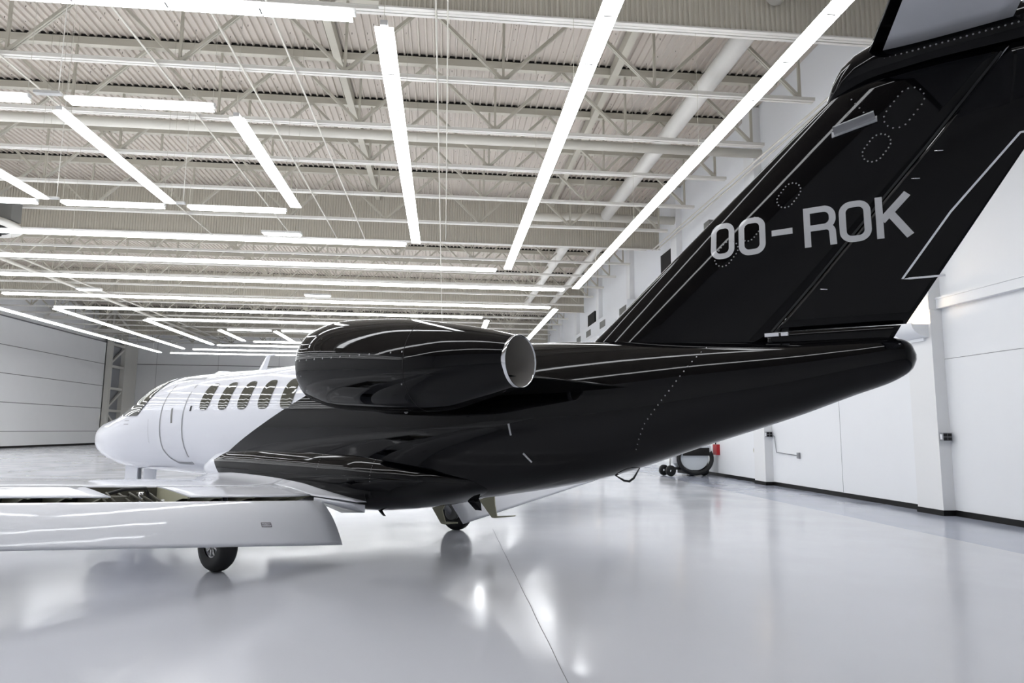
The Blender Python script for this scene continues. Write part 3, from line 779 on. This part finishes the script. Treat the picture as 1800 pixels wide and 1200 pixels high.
    def fl(y, t, v):
        k = (y-1.02)/3.3
        le = Vector((-.47-.23*k, 0, .71+.245*k)); te = Vector((-.88-.13*k, 0, .24+.385*k))
        d = te-le; n = Vector((-d.z, 0, d.x)); n.normalize()
        if n.z < 0: n = -n
        bow = .035*sin(pi*min(1, t))*(1 if v > 0 else .5); th = .055*(max(0, t)**.5)*(1-t)**.9*(1.3)
        p = le+d*t+n*(bow+ (th*.55 if v > 0 else -th*.75)); return (p.x, s*y, p.z)
    rings = []
    tt = [0, .01, .04, .1, .2, .35, .5, .65, .8, .92, 1.0]
    for i in range(16):
        y = yin+(4.95-yin)*i/15
        rings.append([fl(y, t, 1) for t in tt] + [fl(y, t, -1) for t in tt[::-1][1:-1]])
    flp = MB().loft(rings).build('flap', M['flapwhite'], jet)
    # flap hinge arms (primer coloured)
    for y in ((1.05, 1.5) if s < 0 else ()):
        mm_ = MB(); w2_ = .008
        P_ = [(-.10, .56), (-.32, .50), (-.54, .24), (-.60, .23), (-.84, .265), (-.84, .28), (-.62, .27), (-.56, .42), (-.62, .53), (-.4, .66), (-.10, .66)]
        if y > 1.2: P_ = [(-.86, .56), (-.92, .58), (-1.14, .63), (-1.15, .50), (-1.19, .35), (-1.50, .385), (-1.50, .37), (-1.16, .32), (-1.10, .32)]
        mm_.loft([[(a, s*y-w2_, b) for a, b in P_], [(a, s*y+w2_, b) for a, b in P_]], smooth=False)
        mm_.build('flap_hinge_arm', M['bay'], flp)
    return wg, flp, fl
wL, fL, flL = wing(1)
wR, fR, flR = wing(-1)
# NO STEP placards on the flaps
def textmesh(body, size):
    cu = bpy.data.curves.new('t', 'FONT'); cu.body = body; cu.size = size; cu.align_x = 'CENTER'; cu.align_y = 'CENTER'; cu.extrude = .0003
    o = bpy.data.objects.new('t', cu); COL.objects.link(o); dg = bpy.context.evaluated_depsgraph_get()
    me = bpy.data.meshes.new_from_object(o.evaluated_get(dg)); bpy.data.objects.remove(o); return me
def placard(fl, s, y, t, parent):
    p = Vector(fl(y, t, 1)); py = Vector(fl(y+.05, t, 1)); pt = Vector(fl(y, t+.08, 1))
    ey = (py-p).normalized(); et = (pt-p).normalized()
    ex = -ey if s > 0 else ey      # reading direction: to the right in view
    ex = -ey if s > 0 else ey
    if s < 0: ex = (p-py).normalized()*-1
    n = ex.cross(-et).normalized()
    uy = n.cross(ex).normalized()
    Mx = Matrix((ex, uy, n)).transposed().to_4x4(); Mx.translation = p + n*.004
    m_ = MB(); W_, H_ = .125, .05; b = .005
    for (x0, x1, y0, y1) in ((-W_/2, W_/2, -H_/2, -H_/2+b), (-W_/2, W_/2, H_/2-b, H_/2), (-W_/2, -W_/2+b, -H_/2, H_/2), (W_/2-b, W_/2, -H_/2, H_/2)): m_.box(x0, x1, y0, y1, -.0005, .0006)
    o = m_.build('placard_border', M['ink'], parent); o.matrix_local = Mx
    me = textmesh('NO STEP', .027); me.materials.clear(); me.materials.append(M['ink'])
    q = bpy.data.objects.new('placard_lettering', me); COL.objects.link(q); q.parent = parent; q.matrix_local = Mx
placard(flL, 1, 1.98, .60, fL); placard(flR, -1, 2.6, .55, fR)

# ---- engines
def nacelle(s):
    N = [(-.56, 2.66, 1.90, .33), (-.60, 2.70, 1.865, .375), (-.72, 2.735, 1.83, .41), (-.98, 2.775, 1.775, .435), (-1.42, 2.765, 1.747, .45), (-1.99, 2.72, 1.728, .45), (-2.57, 2.63, 1.747, .42), (-3.01, 2.545, 1.842, .35), (-3.44, 2.442, 1.944, .255)]
    yc = 1.2
    def ns(x):
        for i in range(len(N)-1):
            if N[i][0] >= x >= N[i+1][0]: break
        b, c = N[i], N[i+1]; a = N[max(i-1, 0)]; d = N[min(i+2, len(N)-1)]; h = c[0]-b[0]; t = (x-b[0])/h; o = []
        for k in (1, 2, 3):
            m1 = (c[k]-a[k])/(c[0]-a[0]); m2 = (d[k]-b[k])/(d[0]-b[0]) if i+2 < len(N) else (c[k]-b[k])/h
            o.append((2*t**3-3*t*t+1)*b[k]+(t**3-2*t*t+t)*h*m1+(-2*t**3+3*t*t)*c[k]+(t**3-t*t)*h*m2)
        return o
    def npt(x, a, off=0):
        zt, zb, w_ = ns(x); e = 2/2.1; ca, sa = cos(a), sin(a)
        return Vector((x, s*(yc+(w_+off)*math.copysign(abs(ca)**e, ca)), (zt+zb)/2+((zt-zb)/2+off)*math.copysign(abs(sa)**e, sa)))
    X = [-.56-2.88*(k/50)**1.3 for k in range(51)]
    rings = [[npt(x, 2*pi*k/64) for k in range(64)] for x in X]
    # intake inner wall
    zc = 2.28
    inner = []
    for x, f in ((-.56, 1), (-.57, .93), (-.62, .86), (-.9, .82), (-1.1, .82)):
        inner.append([Vector((x, s*(yc+.33*f*cos(2*pi*k/64)), zc+.38*f*sin(2*pi*k/64))) for k in range(64)])
    na = MB().loft(rings, cap=False).build('engine_nacelle', M['black'], jet)
    MB().loft(inner, cap=True).build('intake_duct', M['alu'], na)
    # exhaust nozzle
    zc = 2.193; r_ = .252
    def ring(x, r, rz): return [Vector((x, s*(yc+r*cos(2*pi*k/64)), zc+rz*sin(2*pi*k/64))) for k in range(64)]
    MB().loft([ring(-3.42, .258, .252), ring(-3.47, .256, .25), ring(-3.475, .250, .244), ring(-3.45, .247, .241)], cap=False).build('nozzle_lip', M['chrome'], na)
    MB().loft([ring(-3.46, .246, .24), ring(-3.3, .24, .235), ring(-3.12, .22, .215)], cap=False).build('exhaust_nozzle', M['nozzle_in'], na)
    m_ = MB().loft([ring(-3.12, .22, .215), ring(-3.05, .16, .16), ring(-3.02, .001, .001)], cap=False); m_.build('nozzle_cone', M['nozzle_in'], na)
    m_ = MB(); yy = []
    for k in range(12):
        x = -.72-1.62*(k/11)
        zt, zb, w_ = ns(x); zz = 2.30-.0*k; q = (zz-(zt+zb)/2)/((zt-zb)/2); a = math.asin(q)
        p = npt(x, a); m_.dome(p, (0, s, .1), .011)
    for x, zz in ((-.74, 2.14), (-.76, 1.98), (-2.32, 2.0)):
        zt, zb, w_ = ns(x); a = math.asin((zz-(zt+zb)/2)/((zt-zb)/2)); m_.dome(npt(x, a), (0, s, -.1), .01)
    m_.build('rivet_row', M['rivet'], na)
    m_ = MB()
    for x in (-2.36,):
        m_.loft([[npt(x, -pi/2+pi*k/40, .0012) for k in range(41)], [npt(x-.006, -pi/2+pi*k/40, .0012) for k in range(41)]], cap=False, closed=False)
    m_.build('cowl_seam', M['dark'], na)
    MB().rev([(.0, -.02), (.018, -.01), (.02, 0)], c=(-2.1, s*1.3, 1.73), n=10).build('drain_tube', M['grey'], na)
    # pylon between body and nacelle, with trailing fairing
    P = []
    for y, xa, xb, th, z in ((.30, -.9, -4.5, .17, 2.03), (.46, -.9, -4.24, .16, 2.04), (.62, -.95, -3.96, .15, 2.07), (.80, -1.0, -3.68, .13, 2.11), (.95, -1.1, -3.35, .12, 2.14), (1.1, -1.1, -3.1, .10, 2.16)):
        ring_ = []
        for k in range(24):
            a = 2*pi*k/24; u = .5+.5*cos(a); x = xb+(xa-xb)*u; t_ = th*sin(a)*u**.45*1.25
            ring_.append((x, s*y, z+t_-(1-u)*.07))
        P.append(ring_)
    MB().loft(P).build('engine_pylon', M['black'], jet)
nacelle(1); nacelle(-1)

# ---- fin, rudder
def fLE(z): return -3.48-(z-2.40)*1.196
def fTE(z): return -6.47-(z-2.40)*.672
def fHG(z):
    H = [(2.3, -5.33), (2.81, -5.80), (3.33, -6.25), (3.91, -6.76), (4.62, -7.36)]
    for i in range(len(H)-1):
        if z <= H[i+1][0] or i == len(H)-2: return H[i][1]+(H[i+1][1]-H[i][1])*(z-H[i][0])/(H[i+1][0]-H[i][0])
def fth(x, z):
    c = fLE(z)-fTE(z); t = max(0, min(1, (fLE(z)-x)/c)); tc = .105
    return 5*tc*c*(.2969*sqrt(t)-.126*t-.3516*t*t+.2843*t**3-.1015*t**4)
def foil_ring(z, xa, xb, n=22, le=True):
    xs_ = [xa+(xb-xa)*((k/n)**2 if le else k/n) for k in range(n+1)]
    L_ = [(x, fth(x, z)+.0005, z) for x in xs_]; R_ = [(x, -fth(x, z)-.0005, z) for x in xs_[::-1]]
    return L_ + (R_[:-1] if le else R_)
zs = [2.2+.1*k for k in range(25)]
fin = MB().loft([foil_ring(z, fLE(z), fHG(z)+.012) for z in zs]).build('vertical_fin', M['black'], jet)
zr = [2.449+(4.6-2.449)*k/20 for k in range(21)]
rud = MB().loft([foil_ring(z, fHG(z)-.012, fTE(z), le=False) for z in zr]).build('rudder', M['black'], jet)
MB().loft([foil_ring(z, -5.42, -6.46+(2.43-z)*.6, le=False) for z in (2.28, 2.34, 2.39, 2.442)]).build('tail_stub', M['black'], jet)
MB().box(-5.40, -5.52, .05, .125, 2.405, 2.437).box(-5.54, -5.60, .06, .122, 2.405, 2.437).build('bottom_hinge', M['white'], rud)  # chrome pieces; their bright reflection is put in as white paint
for z, dx in ((2.83, 0), (3.68, 0), (3.88, 0)):
    x = fHG(z)-.07; y = fth(x, z)
    MB().box(x-.04, x+.06, y-.03, y+.001, z-.03, z+.03).build('hinge_bracket', M['black'], rud)
    MB().tube([(x-.05, y+.003, z-.045), (x+.01, y+.003, z-.035)], .005, 8).build('hinge_pin', M['chrome'], rud)
def fstrip(path, w_, m, parent, name, off=.002, s=1):
    vs = []; fs = []
    for i, (x, z) in enumerate(path):
        x2, z2 = path[min(i+1, len(path)-1)]; x1, z1 = path[max(i-1, 0)]
        d = Vector((x2-x1, 0, z2-z1)).normalized(); n = Vector((-d.z, 0, d.x))*w_/2
        for sg in (1, -1):
            px, pz = x+sg*n.x, z+sg*n.z; vs.append((px, s*(fth(px, pz)+off), pz))
    for i in range(len(path)-1): fs.append((2*i, 2*i+1, 2*i+3, 2*i+2))
    return MB().add(vs, fs, True).build(name, m, parent)
fstrip(dens([(-6.80, 2.82), (-6.50, 2.82), (-6.87, 3.33), (-7.36, 3.88), (-7.42, 3.88)], 6), .016, M['white'], rud, 'trim_tab_gap')
fstrip(dens([(fHG(z)+.012, z) for z in [2.45+.1*k for k in range(22)]], 2), .02, M['blackmat'], fin, 'hinge_seal')
def frv(pts, parent, r=.0075):
    m_ = MB()
    for x, z in pts: m_.dome((x, fth(x, z)+.0005, z), (0, 1, 0), r)
    return m_.build('rivet_row', M['rivet'], parent)
def oval(xc, zc, L, W_, rot, n):
    out = []
    for k in range(n):
        d = (2*(L-W_)+pi*W_)*k/n; st = L-W_; arc = pi*W_/2
        if d < st: u, v = -st/2+d, W_/2
        elif d < st+arc: a = pi/2-(d-st)/(W_/2); u, v = st/2+W_/2*cos(a), W_/2*sin(a)
        elif d < 2*st+arc: u, v = st/2-(d-st-arc), -W_/2
        else: a = -pi/2-(d-2*st-arc)/(W_/2); u, v = -st/2+W_/2*cos(a), W_/2*sin(a)
        out.append((xc-(u*cos(rot)-v*sin(rot)), zc+(u*sin(rot)+v*cos(rot))))
    return out
for xc, zc, L, W_ in ((-5.08, 3.22, .26, .16), (-5.32, 3.42, .24, .14), (-5.66, 3.68, .24, .15), (-6.38, 3.96, .25, .16), (-6.60, 4.26, .36, .2)):
    frv(oval(xc, zc, L, W_, radians(50), 20), fin)
frv([(-6.3+.03*k, 4.3+.05*k) for k in range(4)], fin)
# registration letters, shaped and laid on the fin surface
def letter(ch, x0, x1, z0, z1):
    """2-D strokes in unit box (u right in view, v up) -> quads on fin skin"""
    W_ = x0-x1; H_ = z1-z0; k = .054          # stroke width in metres
    polys = []
    def quad(a, b, w_=k):
        a = Vector((a[0], a[1])); b = Vector((b[0], b[1])); d = (b-a); L = d.length; d /= L; n = Vector((-d.y, d.x))*w_/2
        m_ = max(2, int(L/.012)); pts = []
        for i in range(m_+1): c = a+d*L*i/m_; pts.append((c+n, c-n))
        polys.append(pts)
    def band(path):
        pts = []
        n_ = len(path)
        for i, p in enumerate(path):
            p = Vector(p); a = Vector(path[(i-1) % n_]) if closed else Vector(path[max(i-1, 0)]); b = Vector(path[(i+1) % n_]) if closed else Vector(path[min(i+1, n_-1)])
            d = (b-a).normalized(); n = Vector((-d.y, d.x))*k/2; pts.append((p+n, p-n))
        if closed: pts.append(pts[0])
        polys.append(pts)
    h = k/2
    def arc(cx_, cy_, r, a0, a1, n=8): return [(cx_+r*cos(a0+(a1-a0)*i/n), cy_+r*sin(a0+(a1-a0)*i/n)) for i in range(n+1)]
    r = .07
    if ch == 'O':
        closed = True
        band(arc(W_-h-r, H_-h-r, r, 0, pi/2)[::1] + arc(h+r, H_-h-r, r, pi/2, pi) + arc(h+r, h+r, r, pi, 1.5*pi) + arc(W_-h-r, h+r, r, 1.5*pi, 2*pi))
    elif ch == '-': quad((0, H_/2-.005), (W_, H_/2-.005))
    elif ch == 'R':
        closed = False
        quad((h, 0), (h, H_)); r = .07
        m_ = H_*.47
        band([(h, H_-h), (W_*.5, H_-h)] + arc(W_-h-r, H_-h-r, r, pi/2, 0) + arc(W_-h-r, m_+r, r, 0, -pi/2) + [(W_*.5, m_), (h, m_)])
        r = .05; band([(W_*.45, m_)] + arc(W_-h-r-.004, m_-r, r, pi/2, 0) + [(W_-h, 0)])
    elif ch == 'K':
        quad((h, 0), (h, H_)); quad((k*.8, H_*.42), (W_-h*1.1, H_), k*1.1); quad((W_*.42, H_*.56), (W_-h, 0), k*1.15)
    mb_ = MB()
    for pts in polys:
        vs = []
        for a, b in pts:
            for q in (a, a*.75+b*.25, (a+b)/2, a*.25+b*.75, b):
                x = x0-q.x; z = z0+q.y; vs.append((x, fth(x, z)+.0035, z))
        n_ = len(pts)
        mb_.add(vs, [(5*i+j, 5*i+j+1, 5*i+j+6, 5*i+j+5) for i in range(n_-1) for j in range(4)], True)
    return mb_.build('registration_letter', M['letter'], fin)
for ch, a, b in (('O', -4.93, -5.16), ('O', -5.20, -5.445), ('-', -5.50, -5.68), ('R', -5.775, -6.035), ('O', -6.06, -6.305), ('K', -6.34, -6.61)):
    letter(ch, a, b, 3.175, 3.53)
# flat blade antenna on fin side
def fy(x, z): return fth(x, z)
m_ = MB(); 
P0, P1 = (-6.04, 4.15), (-6.40, 4.21)
b0 = Vector((P0[0], fy(*P0), P0[1])); b1 = Vector((P1[0], fy(*P1), P1[1]))
m_.loft([[b0+Vector((0, 0, -.02)), b0+Vector((0, .0, .03)), b0+Vector((0, .012, .03)), b0+Vector((0, .012, -.02))], [b1+Vector((0, 0, -.02)), b1+Vector((0, 0, .03)), b1+Vector((0, .012, .03)), b1+Vector((0, .012, -.02))]], smooth=False)
fa = m_.build('fin_antenna', M['letter'], fin)
m_ = MB(); m_.loft([[b0+Vector((-.02, 0, .0)), b0+Vector((-.02, 0, .012)), b0+Vector((-.03, .13, .03)), b0+Vector((-.03, .13, .02))], [b1+Vector((.01, 0, 0)), b1+Vector((.01, 0, .012)), b1+Vector((.01, .13, .03)), b1+Vector((.01, .13, .02))]], smooth=False); m_.build('antenna_blade', M['letter'], fin)
# bullet fairing at the top
B = [(-6.0, 4.53, 4.50, .01), (-6.06, 4.68, 4.50, .06), (-6.14, 4.80, 4.52, .10), (-6.25, 4.88, 4.55, .125), (-6.4, 4.94, 4.57, .125), (-6.8, 4.96, 4.60, .12), (-7.4, 4.96, 4.61, .12), (-8.0, 4.94, 4.66, .09), (-8.4, 4.86, 4.78, .03)]
bul = MB().loft([[(x, w_*cos(2*pi*k/32), (zt+zb)/2+(zt-zb)/2*sin(2*pi*k/32)) for k in range(32)] for x, zt, zb, w_ in B]).build('bullet_fairing', M['black'], jet)
def stab(s):
    m_ = MB(); rings = []
    for i in range(9):
        y = .02+2.55*i/8; xle = -6.33-.335*y; c = 1.42-.28*(y/2.5)*1.5; xte = xle-c*.72
        ring_ = []
        n = 14
        for k in range(n+1): t = (k/n)**1.8; ring_.append((xle+(xte-xle)*t, s*y, 4.835-.062*(sqrt(t)*(1.35)-t*.75)/.6*.8-.0))
        for k in range(n, 0, -1): t = (k/n)**1.8; ring_.append((xle+(xte-xle)*t, s*y, 4.835+.062*(sqrt(t)*(1.35)-t*.75)/.6*.8))
        rings.append(ring_)
    m_.loft(rings)
    # leading-edge boot faces in black
    n2 = 2*14+1
    for idx, f in enumerate(m_.f):
        if len(f) == 4:
            ks = [v % (2*n+1) for v in f]
            if min(ks) <= 4 and max(ks) <= 4 or min(ks) >= 2*n-3 or (0 in ks and 2*n in ks): m_.mi[idx] = 1
    st_ = m_.build('horizontal_stabiliser', [M['white'], M['black']], jet)
    m_ = MB(); rings = []
    for y in (.26, 2.55):
        xle = -6.33-.335*y; c = 1.42-.28*(y/2.5)*1.5; a = xle-c*.74; b = xle-c*1.12
        rings.append([(a, s*y, 4.80), (a, s*y, 4.87), (b, s*y, 4.84), (b, s*y, 4.83)])
    m_.loft(rings, smooth=False); m_.build('elevator', M['white'], jet)
stab(1); stab(-1)
frv2 = MB()
for k in range(30): x = -6.4-.042*k; frv2.dome((x, .119, 4.73), (0, 1, -.3), .008)
frv2.build('rivet_row', M['rivet'], bul)

# ---- landing gear
def main_gear(s):
    y = s*2.02; g_ = bpy.data.objects.new('main_landing_gear', None); COL.objects.link(g_); g_.parent = jet; g_.location = (0, y, 0)
    MB().rev([(.13, -.085), (.20, -.095), (.255, -.085), (.28, -.045), (.283, 0), (.28, .045), (.255, .085), (.20, .095), (.13, .085)], c=(0, 0, .281), axis='y', n=48).build('tyre', M['rubber'], g_)
    rm = MB().rev([(.0, s*.05), (.04, s*.06), (.05, s*.045), (.095, s*.035), (.115, s*.055), (.135, s*.08), (.14, s*.07), (.14, -s*.07), (.05, -s*.05), (0, -s*.05)], c=(0, 0, .281), axis='y', n=40).build('wheel_rim', M['alu'], g_)
    m_ = MB()
    for k in range(9): a = 2*pi*k/9; m_.beam((.045*cos(a), s*.062, .281+.045*sin(a)), (.115*cos(a), s*.062, .281+.115*sin(a)), .016, .014, (0, 1, 0))
    m_.build('rim_spokes', M['alu'], g_)
    MB().rev([(.03, 0), (.11, 0), (.12, -s*.05), (.09, -s*.07), (.03, -s*.07)], c=(0, -s*.09, .281), axis='y', n=24).build('brake_assembly', M['grey'], g_)
    MB().tube([(0, -s*.14, .28), (.0, -s*.17, .30), (.28, -s*.17, .52)], .045, 12).build('trailing_link', M['sealgrey'], g_)
    MB().tube([(.28, -s*.17, .50), (.24, -s*.2, .85)], .05, 12).build('strut', M['alu'], g_)
    MB().tube([(.02, -s*.14, .38), (.18, -s*.17, .78)], .03, 10).build('shock_absorber', M['chrome'], g_)
    MB().tube([(.03, -s*.12, .33), (.1, -s*.13, .5), (.06, -s*.14, .62), (.15, -s*.15, .8)], .008, 6).build('brake_hose', M['rubber'], g_)
    MB().box(.12, .42, -.012 + s*.02, .012 + s*.02, .42, .72).build('gear_door', M['white'], g_)
main_gear(1); main_gear(-1)
g_ = bpy.data.objects.new('nose_landing_gear', None); COL.objects.link(g_); g_.parent = jet; g_.location = (5.95, 0, 0)
MB().rev([(.1, -.05), (.19, -.055), (.215, -.03), (.215, .03), (.19, .055), (.1, .05)], c=(-.06, 0, .216), axis='y', n=32).build('tyre', M['rubber'], g_)
MB().rev([(0, -.04), (.1, -.045), (.1, .045), (0, .04)], c=(-.06, 0, .216), axis='y', n=24).build('wheel_rim', M['alu'], g_)
MB().tube([(-.06, .08, .216), (-.02, .08, .4), (0, 0, .46), (.04, 0, .9)], .035, 10).build('strut', M['alu'], g_)
MB().box(-.25, .2, .16, .175, .55, .86).box(-.25, .2, -.175, -.16, .55, .86).build('gear_door', M['white'], g_)
MB().tube([(6.95, .1, 1.03), (6.98, .12, .95), (7.06, .12, .95)], .01, 6).build('pitot_probe', M['alu'], fus)
